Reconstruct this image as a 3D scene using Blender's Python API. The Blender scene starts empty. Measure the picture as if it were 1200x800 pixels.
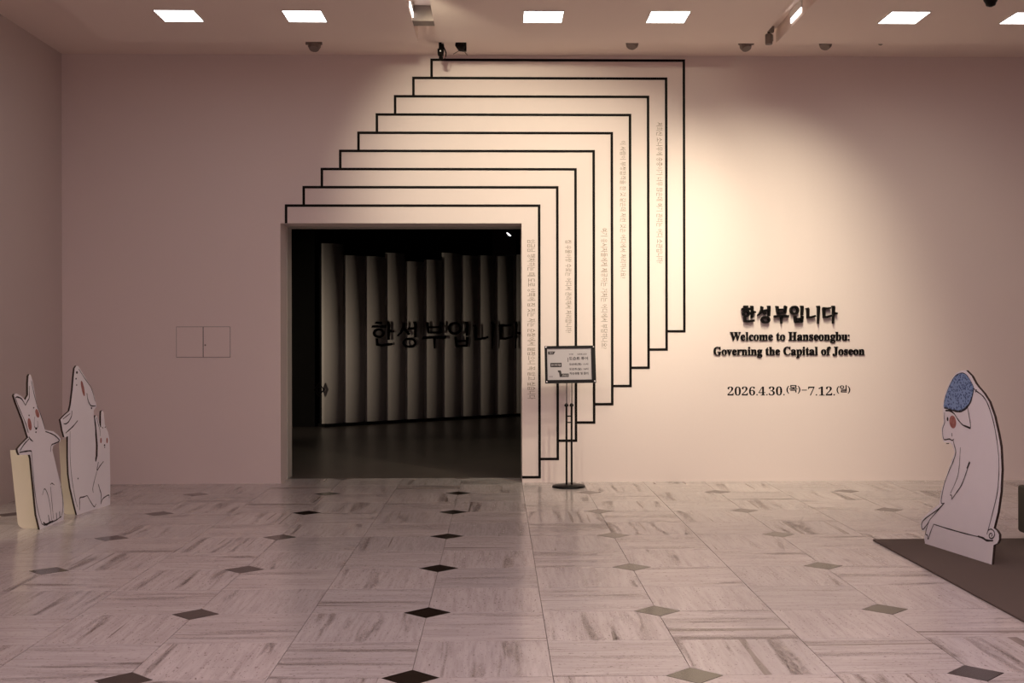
import bpy, math, random
from mathutils import Vector, Matrix

sc = bpy.context.scene
COL = sc.collection
R = math.radians
random.seed(7)

# ------------------------------------------------------------------ camera
FPX, YAW, ROLL, PX, PY, CAM_H = 1406.0, 0.02309, -0.002, 616.4, 395.28, 1.4306
_f = Vector((math.sin(YAW), math.cos(YAW), 0.0))
_x = Vector((math.cos(YAW), -math.sin(YAW), 0.0))
_z = Vector((0, 0, 1))
_r = _x * math.cos(ROLL) + _z * math.sin(ROLL)
_u = -_x * math.sin(ROLL) + _z * math.cos(ROLL)
CAM = Vector((0, 0, CAM_H))
cd = bpy.data.cameras.new('camera')
cam = bpy.data.objects.new('camera', cd)
COL.objects.link(cam)
cd.sensor_width = 36.0
cd.lens = FPX / 1200.0 * 36.0
cd.shift_x = -(PX - 600.0) / 1200.0
cd.shift_y = (PY - 400.0) / 1200.0
cd.clip_start, cd.clip_end = 0.05, 200
m = Matrix.Identity(4)
for i in range(3):
    m[i][0], m[i][1], m[i][2], m[i][3] = _r[i], _u[i], -_f[i], CAM[i]
cam.matrix_world = m
sc.camera = cam

sc.view_settings.view_transform = 'Standard'
sc.view_settings.look = 'None'
sc.view_settings.gamma = 1.0
sc.view_settings.use_curve_mapping = False
sc.view_settings.exposure = 0.0
sc.cycles.max_bounces = 8
sc.cycles.diffuse_bounces = 5
sc.cycles.sample_clamp_indirect = 4.0

# ------------------------------------------------------------------ world and lights
w = bpy.data.worlds.new('world'); sc.world = w; w.use_nodes = True
w.node_tree.nodes['Background'].inputs[0].default_value = (0.010, 0.008, 0.008, 1)
w.node_tree.nodes['Background'].inputs[1].default_value = 1.0

def aim(o, target):
    d = Vector(target) - o.location
    o.rotation_euler = d.to_track_quat('-Z', 'Y').to_euler()

def spot(name, loc, target, power, angle, blend, color, radius=0.04):
    l = bpy.data.lights.new(name, 'SPOT'); l.energy = power; l.color = color
    l.spot_size = R(angle); l.spot_blend = blend; l.shadow_soft_size = radius
    o = bpy.data.objects.new(name, l); COL.objects.link(o); o.location = loc; aim(o, target)
    return o

def area(name, loc, target, power, sx, sy, color):
    l = bpy.data.lights.new(name, 'AREA'); l.energy = power; l.color = color
    l.shape = 'RECTANGLE'; l.size = sx; l.size_y = sy
    o = bpy.data.objects.new(name, l); COL.objects.link(o); o.location = loc; aim(o, target)
    return o

WARM = (1.0, 0.905, 0.665)
AMB = (1.0, 0.80, 0.84)
# track spots that wash the title wall (in the ceiling slots, above the frame)
spot('track_spot_light', (2.35, 8.9, 4.0), (0.85, 11.85, 2.3), 270, 60, 0.9, WARM)
spot('track_spot_light', (-0.62, 9.0, 4.0), (-0.05, 11.85, 2.9), 235, 66, 0.9, WARM)
spot('track_spot_light', (2.45, 9.3, 4.0), (2.45, 11.85, 2.0), 275, 70, 1.0, WARM, 0.025)
spot('track_spot_light', (2.4, 8.1, 4.0), (2.1, 11.85, 0.5), 190, 64, 1.0, WARM, 0.09)
spot('track_spot_light', (2.4, 6.9, 4.0), (2.0, 11.85, 0.2), 160, 60, 1.0, WARM, 0.09)
spot('track_spot_light', (-0.62, 7.2, 4.0), (1.6, 11.85, 0.4), 110, 56, 1.0, WARM, 0.09)
spot('track_spot_light', (2.6, 8.4, 4.0), (3.9, 11.85, 1.2), 105, 74, 1.0, WARM)
spot('track_spot_light', (2.4, 7.9, 4.02), (0.9, 11.85, 3.75), 85, 52, 1.0, WARM)  # added spot, aimed high to brighten the wall top and recess band
spot('track_spot_light', (-3.75, 5.6, 4.0), (-3.85, 9.1, 0.3), 300, 20, 0.9, WARM)
# the recessed square panels of the hall, row after row towards the back
for yy, pw_ in ((6.2, 12), (2.6, 27), (-1.0, 58)):
    for xx in (-2.9, -1.1, 0.7, 2.5, 4.6):
        area('panel_light', (xx, yy, 4.05), (xx, yy, 0), pw_*(0.3 if xx < -2 else 1.08), 0.33, 0.33, AMB)
# lamp of the dark gallery behind the doorway, off to the left behind the wall
spot('gallery_spot_light', (-6.6, 14.4, 0.9), (-1.2, 20.4, 1.1), 570, 44, 1.0, (1.0, 0.83, 0.66))

# ------------------------------------------------------------------ pixel to place helpers
def ray(px, py):
    return (_f + _r * ((px - PX) / FPX) + _u * ((PY - py) / FPX))
def at_y(px, py, Y):
    d = ray(px, py); return CAM + d * ((Y - CAM.y) / d.y)
def at_z(px, py, Z):
    d = ray(px, py); return CAM + d * ((Z - CAM.z) / d.z)
def at_plane(px, py, P, n):
    d = ray(px, py); return CAM + d * ((P - CAM).dot(n) / d.dot(n))

# ------------------------------------------------------------------ materials
def mat(name, color, rough=0.6, metal=0.0, spec=0.5, bump=0.0, bump_scale=60.0, var=0.0, emit=0.0):
    M = bpy.data.materials.new(name); M.use_nodes = True
    nt = M.node_tree; b = nt.nodes['Principled BSDF']
    b.inputs['Base Color'].default_value = (*color, 1)
    b.inputs['Roughness'].default_value = rough
    b.inputs['Metallic'].default_value = metal
    b.inputs['Specular IOR Level'].default_value = spec
    if emit:
        b.inputs['Emission Color'].default_value = (*color, 1)
        b.inputs['Emission Strength'].default_value = emit
    if bump or var:
        tc = nt.nodes.new('ShaderNodeTexCoord')
        n = nt.nodes.new('ShaderNodeTexNoise'); n.inputs['Scale'].default_value = bump_scale
        n.inputs['Detail'].default_value = 4
        nt.links.new(tc.outputs['Object'], n.inputs['Vector'])
        if bump:
            bp = nt.nodes.new('ShaderNodeBump'); bp.inputs['Strength'].default_value = bump
            bp.inputs['Distance'].default_value = 0.002
            nt.links.new(n.outputs['Fac'], bp.inputs['Height'])
            nt.links.new(bp.outputs['Normal'], b.inputs['Normal'])
        if var:
            mx = nt.nodes.new('ShaderNodeMix'); mx.data_type = 'RGBA'
            mx.inputs['A'].default_value = (*[c * (1 - var) for c in color], 1)
            mx.inputs['B'].default_value = (*[min(1, c * (1 + var)) for c in color], 1)
            nt.links.new(n.outputs['Fac'], mx.inputs['Factor'])
            nt.links.new(mx.outputs['Result'], b.inputs['Base Color'])
    return M

M_wall_shade = mat('shaded_wall_paint', (0.585, 0.50, 0.475), 0.8, bump=0.15, bump_scale=40, var=0.012, spec=0.2)  # wall paint darkened, the left wall's shade put into its colour
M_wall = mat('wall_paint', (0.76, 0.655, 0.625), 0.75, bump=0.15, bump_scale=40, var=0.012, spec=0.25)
M_ceil = mat('ceiling_paint', (0.84, 0.71, 0.645), 0.85, spec=0.2, var=0.01, bump_scale=3)
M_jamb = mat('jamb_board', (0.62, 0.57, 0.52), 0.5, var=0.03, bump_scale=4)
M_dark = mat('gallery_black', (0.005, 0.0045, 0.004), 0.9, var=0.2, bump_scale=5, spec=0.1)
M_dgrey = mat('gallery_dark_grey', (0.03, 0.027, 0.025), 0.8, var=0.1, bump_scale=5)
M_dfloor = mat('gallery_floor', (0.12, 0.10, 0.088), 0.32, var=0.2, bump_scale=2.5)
M_slat = mat('pleated_panel', (0.55, 0.51, 0.46), 0.6, var=0.03, bump_scale=8)
M_black = mat('black_vinyl', (0.005, 0.003, 0.0025), 0.7, var=0.1, spec=0.15)
M_letter = mat('black_letter', (0.003, 0.002, 0.002), 0.7, var=0.1, spec=0.12)
M_brown = mat('brown_print', (0.27, 0.215, 0.165), 0.7, var=0.1)
M_metal = mat('black_metal', (0.004, 0.003, 0.003), 0.4, var=0.1, spec=0.2)
M_fix = mat('grey_and_shade_fixture', (0.20, 0.155, 0.135), 0.6, var=0.1)  # on the white recess spotlights this grey holds their shade
M_chrome = mat('steel_screw', (0.75, 0.74, 0.72), 0.25, metal=0.9, var=0.05)
M_paper = mat('grey_paper', (0.44, 0.405, 0.425), 0.5, var=0.02, bump_scale=10)
M_board = mat('printed_white_board', (0.90, 0.875, 0.905), 0.6, var=0.02, bump_scale=12)
M_edge = mat('burnt_board_edge', (0.035, 0.02, 0.015), 0.85, var=0.5, bump_scale=55)
M_fin = mat('plain_cream_board', (0.72, 0.64, 0.52), 0.65, var=0.02, bump_scale=12)
M_ink = mat('ink_print', (0.025, 0.018, 0.02), 0.7, var=0.2)
M_grout = mat('joint_filler', (0.13, 0.11, 0.10), 0.6, var=0.1, bump_scale=8)
M_rug = mat('brown_carpet', (0.125, 0.098, 0.085), 0.95, bump=0.8, bump_scale=350, var=0.15, spec=0.1)
M_bench = mat('olive_upholstery', (0.06, 0.054, 0.038), 0.8, bump=0.3, bump_scale=250, var=0.1)
M_lamp = mat('panel_diffuser', (1.0, 0.98, 0.95), 0.5, emit=9.0)
M_slotglow = mat('slot_glow', (1.0, 0.98, 0.95), 0.5, emit=3.0)  # glow stands in for the lit side faces of the slots
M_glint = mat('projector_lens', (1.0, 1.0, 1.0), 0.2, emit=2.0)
M_frame = mat('lamp_trim', (0.70, 0.66, 0.62), 0.6, var=0.02)

def cheek_mat():
    M = bpy.data.materials.new('cheek_blush'); M.use_nodes = True
    nt = M.node_tree; b = nt.nodes['Principled BSDF']; b.inputs['Roughness'].default_value = 0.7
    tc = nt.nodes.new('ShaderNodeTexCoord'); n = nt.nodes.new('ShaderNodeTexNoise')
    n.inputs['Scale'].default_value = 45; n.inputs['Detail'].default_value = 5
    cr = nt.nodes.new('ShaderNodeValToRGB')
    cr.color_ramp.elements[0].position = 0.35; cr.color_ramp.elements[0].color = (0.34, 0.11, 0.09, 1)
    cr.color_ramp.elements[1].position = 0.75; cr.color_ramp.elements[1].color = (0.50, 0.24, 0.21, 1)
    nt.links.new(tc.outputs['Object'], n.inputs['Vector']); nt.links.new(n.outputs['Fac'], cr.inputs['Fac'])
    nt.links.new(cr.outputs['Color'], b.inputs['Base Color']); return M
M_cheek = cheek_mat()

def cap_mat():
    M = bpy.data.materials.new('blue_dotted_print'); M.use_nodes = True
    nt = M.node_tree; b = nt.nodes['Principled BSDF']; b.inputs['Roughness'].default_value = 0.7
    tc = nt.nodes.new('ShaderNodeTexCoord'); v = nt.nodes.new('ShaderNodeTexVoronoi')
    v.inputs['Scale'].default_value = 62
    cr = nt.nodes.new('ShaderNodeValToRGB')
    cr.color_ramp.elements[0].position = 0.30; cr.color_ramp.elements[0].color = (0.045, 0.085, 0.22, 1)
    cr.color_ramp.elements[1].position = 0.48; cr.color_ramp.elements[1].color = (0.24, 0.36, 0.60, 1)
    nt.links.new(tc.outputs['Object'], v.inputs['Vector']); nt.links.new(v.outputs['Distance'], cr.inputs['Fac'])
    nt.links.new(cr.outputs['Color'], b.inputs['Base Color']); return M
M_cap = cap_mat()

def travertine():
    M = bpy.data.materials.new('travertine'); M.use_nodes = True
    nt = M.node_tree; L = nt.links; b = nt.nodes['Principled BSDF']
    tc = nt.nodes.new('ShaderNodeTexCoord'); oi = nt.nodes.new('ShaderNodeObjectInfo')
    mul = nt.nodes.new('ShaderNodeVectorMath'); mul.operation = 'SCALE'
    cx = nt.nodes.new('ShaderNodeCombineXYZ')
    for k in range(3): L.new(oi.outputs['Random'], cx.inputs[k])
    L.new(cx.outputs[0], mul.inputs[0]); mul.inputs['Scale'].default_value = 37.0
    def stretched(sx, sy, detail, rough, dist=0.0):
        mp = nt.nodes.new('ShaderNodeVectorMath'); mp.operation = 'MULTIPLY'
        mp.inputs[1].default_value = (sx, sy, 1)
        L.new(tc.outputs['Object'], mp.inputs[0])
        ad = nt.nodes.new('ShaderNodeVectorMath'); ad.operation = 'ADD'
        L.new(mp.outputs[0], ad.inputs[0]); L.new(mul.outputs[0], ad.inputs[1])
        n = nt.nodes.new('ShaderNodeTexNoise'); n.inputs['Scale'].default_value = 1
        n.inputs['Detail'].default_value = detail; n.inputs['Roughness'].default_value = rough
        n.inputs['Distortion'].default_value = dist
        L.new(ad.outputs[0], n.inputs['Vector']); return n.outputs['Fac']
    def ramp(src, p0, c0, p1, c1):
        cr = nt.nodes.new('ShaderNodeValToRGB'); e = cr.color_ramp.elements
        e[0].position, e[0].color = p0, (*c0, 1); e[1].position, e[1].color = p1, (*c1, 1)
        L.new(src, cr.inputs['Fac']); return cr.outputs['Color']
    def mix(kind, fac, A, B):
        x = nt.nodes.new('ShaderNodeMix'); x.data_type = 'RGBA'; x.blend_type = kind
        x.inputs['Factor'].default_value = fac
        L.new(A, x.inputs['A']); L.new(B, x.inputs['B']); return x.outputs['Result']
    base = ramp(stretched(6, 0.9, 4, 0.5, 0.4), 0.30, (0.545, 0.50, 0.485), 0.70, (0.625, 0.58, 0.565))
    fine = ramp(stretched(48, 3.5, 4, 0.6, 0.2), 0.36, (0.86, 0.845, 0.835), 0.58, (1, 1, 1))
    # open veins: dark pits gathered in a few wandering bands along the grain
    pits = stretched(80, 22, 6, 0.8, 0.5)
    band = stretched(12, 0.8, 3, 0.6, 0.5)
    bm = ramp(band, 0.555, (0, 0, 0), 0.66, (1, 1, 1))
    pm = ramp(pits, 0.44, (0, 0, 0), 0.60, (1, 1, 1))
    both = mix('MULTIPLY', 1.0, bm, pm)
    inv = ramp(both, 0.0, (1, 1, 1), 0.9, (0.30, 0.265, 0.25))
    soft = ramp(band, 0.53, (1, 1, 1), 0.70, (0.70, 0.675, 0.66))
    crack = ramp(stretched(17, 0.5, 2, 0.5, 0.2), 0.685, (1, 1, 1), 0.71, (0.5, 0.46, 0.44))
    pit2 = ramp(stretched(110, 38, 3, 0.6), 0.615, (1, 1, 1), 0.69, (0.40, 0.36, 0.34))
    tone = ramp(oi.outputs['Random'], 0.0, (0.93, 0.93, 0.93), 1.0, (1.04, 1.03, 1.02))
    c = mix('MULTIPLY', 1.0, base, fine); c = mix('MULTIPLY', 1.0, c, inv); c = mix('MULTIPLY', 1.0, c, soft)
    c = mix('MULTIPLY', 1.0, c, crack)
    c = mix('MULTIPLY', 1.0, c, pit2); c = mix('MULTIPLY', 1.0, c, tone)
    L.new(c, b.inputs['Base Color'])
    rr = ramp(both, 0.0, (0.20, 0.20, 0.20), 1.0, (0.5, 0.5, 0.5)); L.new(rr, b.inputs['Roughness'])
    bp = nt.nodes.new('ShaderNodeBump'); bp.inputs['Strength'].default_value = 0.25
    bp.inputs['Distance'].default_value = 0.001; bp.invert = True
    L.new(both, bp.inputs['Height']); L.new(bp.outputs['Normal'], b.inputs['Normal'])
    return M
M_trav = travertine()
M_inlay = mat('black_granite', (0.022, 0.014, 0.010), 0.14, var=0.35, bump_scale=120)

# ------------------------------------------------------------------ mesh helpers
class MB:
    def __init__(s): s.v, s.f, s.mi, s.sm = [], [], [], []
    def add(s, vs, fs, mi=0, smooth=False):
        k = len(s.v); s.v += [tuple(p) for p in vs]
        for f in fs: s.f.append([k + i for i in f]); s.mi.append(mi); s.sm.append(smooth)
        return s
    def box(s, a, b, mi=0, M=None):
        x0, y0, z0 = a; x1, y1, z1 = b
        vs = [Vector(p) for p in ((x0,y0,z0),(x1,y0,z0),(x1,y1,z0),(x0,y1,z0),(x0,y0,z1),(x1,y0,z1),(x1,y1,z1),(x0,y1,z1))]
        if M: vs = [M @ p for p in vs]
        return s.add(vs, [(0,3,2,1),(4,5,6,7),(0,1,5,4),(1,2,6,5),(2,3,7,6),(3,0,4,7)], mi)
    def prism(s, pts, off, face_mi=0, side_mi=0):
        """pts: loop of 3-D points seen counter-clockwise from the front; off: vector to the back loop"""
        n = len(pts); vs = [Vector(p) for p in pts] + [Vector(p) + off for p in pts]
        s.add(vs, [list(range(n)), list(range(2*n-1, n-1, -1))], face_mi)
        s.add(vs, [(i, i+n, (i+1) % n + n, (i+1) % n) for i in range(n)], side_mi)
        return s
    def lathe(s, prof, c=(0,0,0), seg=24, axis='Z', M=None, smooth=True):
        vs, fs = [], []
        for r, z in prof:
            for k in range(seg):
                a = 2*math.pi*k/seg; p = Vector((r*math.cos(a), r*math.sin(a), z))
                if axis == 'Y': p = Vector((p.x, p.z, p.y))
                p = (M @ p) if M else p + Vector(c)
                vs.append(p)
        for i in range(len(prof)-1):
            for k in range(seg):
                fs.append((i*seg+k, i*seg+(k+1)%seg, (i+1)*seg+(k+1)%seg, (i+1)*seg+k))
        s.add(vs, fs, 0, smooth)
        s.add(vs[:seg], [list(range(seg-1, -1, -1))]); s.add(vs[-seg:], [list(range(seg))])
        return s
    def tube(s, pts, r, seg=8):
        pts = [Vector(p) for p in pts]; vs, fs = [], []
        for i, p in enumerate(pts):
            t = (pts[min(i+1, len(pts)-1)] - pts[max(i-1, 0)]).normalized()
            a = t.cross(Vector((0.3, 0.2, 1)) if abs(t.z) < 0.9 else Vector((1, 0.1, 0))).normalized(); b = t.cross(a)
            rr = r[i] if isinstance(r, (list, tuple)) else r
            for k in range(seg):
                q = 2*math.pi*k/seg; vs.append(p + (a*math.cos(q) + b*math.sin(q))*rr)
        for i in range(len(pts)-1):
            for k in range(seg): fs.append((i*seg+k, i*seg+(k+1)%seg, (i+1)*seg+(k+1)%seg, (i+1)*seg+k))
        s.add(vs, fs, 0, True); s.add(vs[:seg], [list(range(seg-1,-1,-1))]); s.add(vs[-seg:], [list(range(seg))])
        return s
    def build(s, name, mats, parent=None, loc=None):
        me = bpy.data.meshes.new(name); me.from_pydata(s.v, [], s.f); 
        for q in (mats if isinstance(mats, (list, tuple)) else [mats]): me.materials.append(q)
        me.polygons.foreach_set('material_index', s.mi); me.polygons.foreach_set('use_smooth', s.sm); me.update()
        return link(name, me, parent, loc)

def link(name, me, parent=None, loc=None):
    o = bpy.data.objects.new(name, me); COL.objects.link(o)
    if parent is not None:
        o.parent = parent
        if loc is None: o.location = -Vector(parent.location)     # meshes are given in world metres
    if loc is not None: o.location = loc
    return o

def tag(o, label=None, cat=None, group=None, kind=None):
    if label: o['label'] = label
    if cat: o['category'] = cat
    if group: o['group'] = group
    if kind: o['kind'] = kind
    return o

def empty(name, loc, label, cat, group=None):
    o = bpy.data.objects.new(name, None); COL.objects.link(o); o.location = loc
    o.empty_display_size = 0.1
    return tag(o, label, cat, group)

def bevel(o, wd, seg=2):
    b = o.modifiers.new('bevel', 'BEVEL'); b.width = wd; b.segments = seg; b.limit_method = 'ANGLE'
    return o

def smooth_line(P, n=4):
    if len(P) < 3: return [tuple(p) for p in P]
    out = []
    for i in range(len(P)-1):
        p0 = P[max(i-1, 0)]; p1 = P[i]; p2 = P[i+1]; p3 = P[min(i+2, len(P)-1)]
        for k in range(n):
            t = k/n
            out.append(tuple(0.5*((2*p1[j]) + (-p0[j]+p2[j])*t + (2*p0[j]-5*p1[j]+4*p2[j]-p3[j])*t*t + (-p0[j]+3*p1[j]-3*p2[j]+p3[j])*t**3) for j in (0, 1)))
    out.append(tuple(P[-1])); return out

# ------------------------------------------------------------------ the shell
YW = 11.85                                    # face of the title wall
TH = 0.64                                     # its depth in the doorway
X_L, X_R, Y_B = -4.27, 8.2, -4.5
H1 = CAM_H + 2.65                             # dropped ceiling
H2 = at_y(640, 65, YW).z                      # ceiling of the perimeter recess
Y1 = at_z(640, 50, H1).y                      # far edge of the dropped ceiling
DX0, DX1 = at_y(328.8, 420, YW).x, at_y(611.6, 420, YW).x
DZ = at_y(470, 261.5, YW).z
GAP = 0.05
def wall_with_door(mb, y0, y1, xl, xr, top):
    mb.box((xl, y0, 0), (DX0, y1, top)); mb.box((DX1, y0, 0), (xr, y1, top)); mb.box((DX0, y0, DZ), (DX1, y1, top))
mb = MB(); wall_with_door(mb, YW, YW+0.34, X_L-0.3, X_R+0.3, H2+0.2)
wall = mb.build('wall_back', M_wall); tag(wall, 'warm white gallery wall with a wide doorway cut through it', kind='structure')
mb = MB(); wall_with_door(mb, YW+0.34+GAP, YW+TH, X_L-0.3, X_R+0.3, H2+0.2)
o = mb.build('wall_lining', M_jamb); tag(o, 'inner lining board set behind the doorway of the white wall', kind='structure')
mb = MB(); wall_with_door(mb, YW+0.34, YW+0.34+GAP, X_L-0.3, X_R+0.3, H2+0.2)
# dark joint between the two layers, set back a little
j = MB(); j.box((DX0-0.3, YW+0.34, 0), (DX0-0.06, YW+0.34+GAP, DZ)); j.box((DX1+0.06, YW+0.34, 0), (DX1+0.3, YW+0.34+GAP, DZ))
j.box((DX0-0.3, YW+0.34, DZ+0.06), (DX1+0.3, YW+0.34+GAP, DZ+0.3))
o = j.build('trim_1', M_dark); tag(o, 'dark recessed joint around the doorway reveal', kind='structure')
o = MB().box((X_L-0.3, Y_B, 0), (X_L, YW, H2+0.2)).build('wall_left', M_wall_shade); tag(o, 'plain side wall on the left, in half shade', kind='structure')
o = MB().box((X_R, Y_B, 0), (X_R+0.3, YW, H2+0.2)).build('wall_right', M_wall); tag(o, 'plain side wall beyond the right edge', kind='structure')
o = MB().box((X_L-0.3, Y_B-0.3, 0), (X_R+0.3, Y_B, H2+0.2)).build('wall_front', M_wall); tag(o, 'plain wall behind the viewer', kind='structure')

# ceiling: dropped panels with two track slots and a perimeter recess
ceil = MB().box((X_L-0.3, Y_B, H2), (X_R+0.3, YW, H2+0.2)).build('ceiling', M_ceil)
tag(ceil, 'pale ceiling with dropped panels, track slots and a recess along the wall', kind='structure')
XA = at_z(128, 50, H1).x
s1 = (at_z(490, 50, H1).x, at_z(513.5, 50, H1).x)
s2 = (at_z(888, 50, H1).x, at_z(910, 50, H1).x)
for x0, x1 in ((XA, s1[0]), (s1[1], s2[0]), (s2[1], X_R-0.4)):
    MB().box((x0, Y_B, H1), (x1, Y1, H2-0.002)).build('ceiling_panel', M_ceil, ceil)
# closing channel across the first slot
yb0 = at_z(500, 25, H1).y
MB().box((s1[0]-0.0, yb0, H1+0.004), (s1[1], yb0+0.16, H2-0.002)).build('slot_channel', M_fix, ceil)

# ------------------------------------------------------------------ travertine floor
S, GX, GY = 1.2, -0.3723, 3.860
T = S/2; J = 0.003; DH = 0.122                 # tile size, joint, half diagonal of the inlay
floor = MB().box((X_L-0.3, Y_B, -0.2), (X_R+0.3, YW+0.4, -0.006)).build('floor', M_grout)
tag(floor, 'polished travertine floor of large square tiles with small black diamond inlays', kind='structure')
h = J/2; c = DH + h*1.4
tp = [(c, h), (T-h, h), (T-h, T-h), (h, T-h), (h, c)]
tile_me = None; inlay_me = None
def tri_edges(pts, z1=0.0, z0=-0.006, b=0.0006):
    """a slab with a small chamfer round its top"""
    n = len(pts); cx = sum(p[0] for p in pts)/n; cy = sum(p[1] for p in pts)/n
    inn = []
    for x, y in pts:
        d = Vector((cx-x, cy-y)).normalized()*b*1.4; inn.append((x+d.x, y+d.y))
    mbx = MB(); vs = [(x, y, z0) for x, y in pts] + [(x, y, z1-b*0.6) for x, y in pts] + [(x, y, z1) for x, y in inn]
    fs = [(i, (i+1) % n, n+(i+1) % n, n+i) for i in range(n)] + [(n+i, n+(i+1) % n, 2*n+(i+1) % n, 2*n+i) for i in range(n)] + [list(range(2*n, 3*n))]
    return mbx.add(vs, fs)
ntile = 0
for jy in range(-1, 8):
    for ix in range(-5, 7):
        cxw, cyw = GX + ix*S, GY + jy*S
        placed = False
        for k in range(4):
            dx, dy = ((1, 1), (-1, 1), (-1, -1), (1, -1))[k]
            tx, ty = cxw + dx*T/2, cyw + dy*T/2          # tile centre
            if ty - T/2 < 4.2 or ty - T/2 > YW - 0.02: continue
            if tx + T/2 < X_L or abs(tx) > 0.44*ty + 0.75: continue
            if tile_me is None:
                t0 = tri_edges(tp).build('tile', M_trav, floor); tile_me = t0.data; o = t0
            else: o = link('tile', tile_me, floor)
            o.location = (cxw, cyw, 0); o.rotation_euler = (0, 0, k*math.pi/2); ntile += 1; placed = True
        if placed and cyw + DH < YW + 0.4 and cyw - DH > 4.2 and cxw - DH > X_L - 0.15:
            if inlay_me is None:
                o = tri_edges([(DH-h, 0), (0, DH-h), (-DH+h, 0), (0, -DH+h)]).build('diamond_inlay', M_inlay, floor); inlay_me = o.data
            else: o = link('diamond_inlay', inlay_me, floor)
            o.location = (cxw, cyw, 0)
print('tiles', ntile)

# ------------------------------------------------------------------ the dark gallery behind the doorway
Y_G = 24.5
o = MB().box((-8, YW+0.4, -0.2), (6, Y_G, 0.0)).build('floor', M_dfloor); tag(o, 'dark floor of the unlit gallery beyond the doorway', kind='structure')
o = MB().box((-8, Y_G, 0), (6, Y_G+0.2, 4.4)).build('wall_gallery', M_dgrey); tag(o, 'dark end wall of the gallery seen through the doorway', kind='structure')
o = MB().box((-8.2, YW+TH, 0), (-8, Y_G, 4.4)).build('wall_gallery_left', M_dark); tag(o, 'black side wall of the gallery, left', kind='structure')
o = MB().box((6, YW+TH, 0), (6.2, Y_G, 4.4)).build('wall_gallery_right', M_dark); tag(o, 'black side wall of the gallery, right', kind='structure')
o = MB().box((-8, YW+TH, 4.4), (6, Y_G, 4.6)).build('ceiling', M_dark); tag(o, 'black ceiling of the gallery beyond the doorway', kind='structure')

PL, PR = at_z(377.5, 500, 0), at_z(605, 487.3, 0)
gd = (PR - PL).normalized(); gn = Vector((gd.y, -gd.x, 0))          # along the pleats, and their front
edges = [377.5, 403, 428, 452, 475, 497.5, 518.5, 540, 560.5, 580.5, 602, 624]
tops = [285, 299, 300, 296, 306, 304, 296, 299, 299, 298, 298]
pw = empty('slat_screen', PL, 'tall screen of curved beige slats with dark Korean lettering beyond the doorway', 'screen')
MB().add(*[[PL + gn*a + gd*b + Vector((0, 0, z)) for z in (0, 0.05) for a, b in ((0.10, -0.01), (0.10, 3.6), (-0.15, 3.6), (-0.15, -0.01))],
          [(0,1,2,3)[::-1], (4,5,6,7), (0,1,5,4), (1,2,6,5), (2,3,7,6), (3,0,4,7)]]).build('plinth', M_dark, pw)
for i in range(len(edges)-1):
    A, B = at_plane(edges[i], 495, PL, gn), at_plane(edges[i+1], 495, PL, gn)
    A.z = B.z = 0; zt = at_plane(edges[i], tops[i], PL, gn).z
    wv = B - A; L = wv.length; N = 10; vs = []; fs = []
    ang = R(33)
    for back in (0, 1):
        for z in (0.05, zt):
            for k in range(N+1):
                q = -ang + 2*ang*k/N
                rad = L/2/math.sin(ang)
                off = rad*(math.cos(q) - math.cos(ang)) - 0.012*back
                vs.append(A + wv*0.5 + gd*(rad*math.sin(q)) + gn*off + Vector((0, 0, z)))
    n1 = N+1
    for k in range(N):
        fs.append((k, k+1, n1+k+1, n1+k)); fs.append((2*n1+k+1, 2*n1+k, 3*n1+k, 3*n1+k+1))
        fs.append((n1+k, n1+k+1, 3*n1+k+1, 3*n1+k)); fs.append((k+1, k, 2*n1+k, 2*n1+k+1))
    fs.append((0, n1, 3*n1, 2*n1)); fs.append((N, 2*n1+N, 3*n1+N, n1+N))
    MB().add(vs, fs, 0, True).build('slat', M_slat, pw)
# backing panel closing the rear of the screen
MB().add([PL - gn*0.06 + gd*b + Vector((0,0,z)) - gn*t for t in (0, 0.05) for b, z in ((0.02, 0.05), (3.6, 0.05), (3.6, 2.75), (0.02, 2.75))],
         [(0,1,2,3), (7,6,5,4), (0,4,5,1), (1,5,6,2), (2,6,7,3), (3,7,4,0)]).build('backing_panel', M_dark, pw)

# black partition at the left of the screen
a = at_z(335, 505, 0)
part = MB().box((a.x-1.2, PL.y+0.02, 0), (PL.x-0.12, PL.y+0.14, 4.1)).build('partition', M_dark)
tag(part, 'black freestanding partition at the left inside the dark gallery', 'partition')

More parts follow.
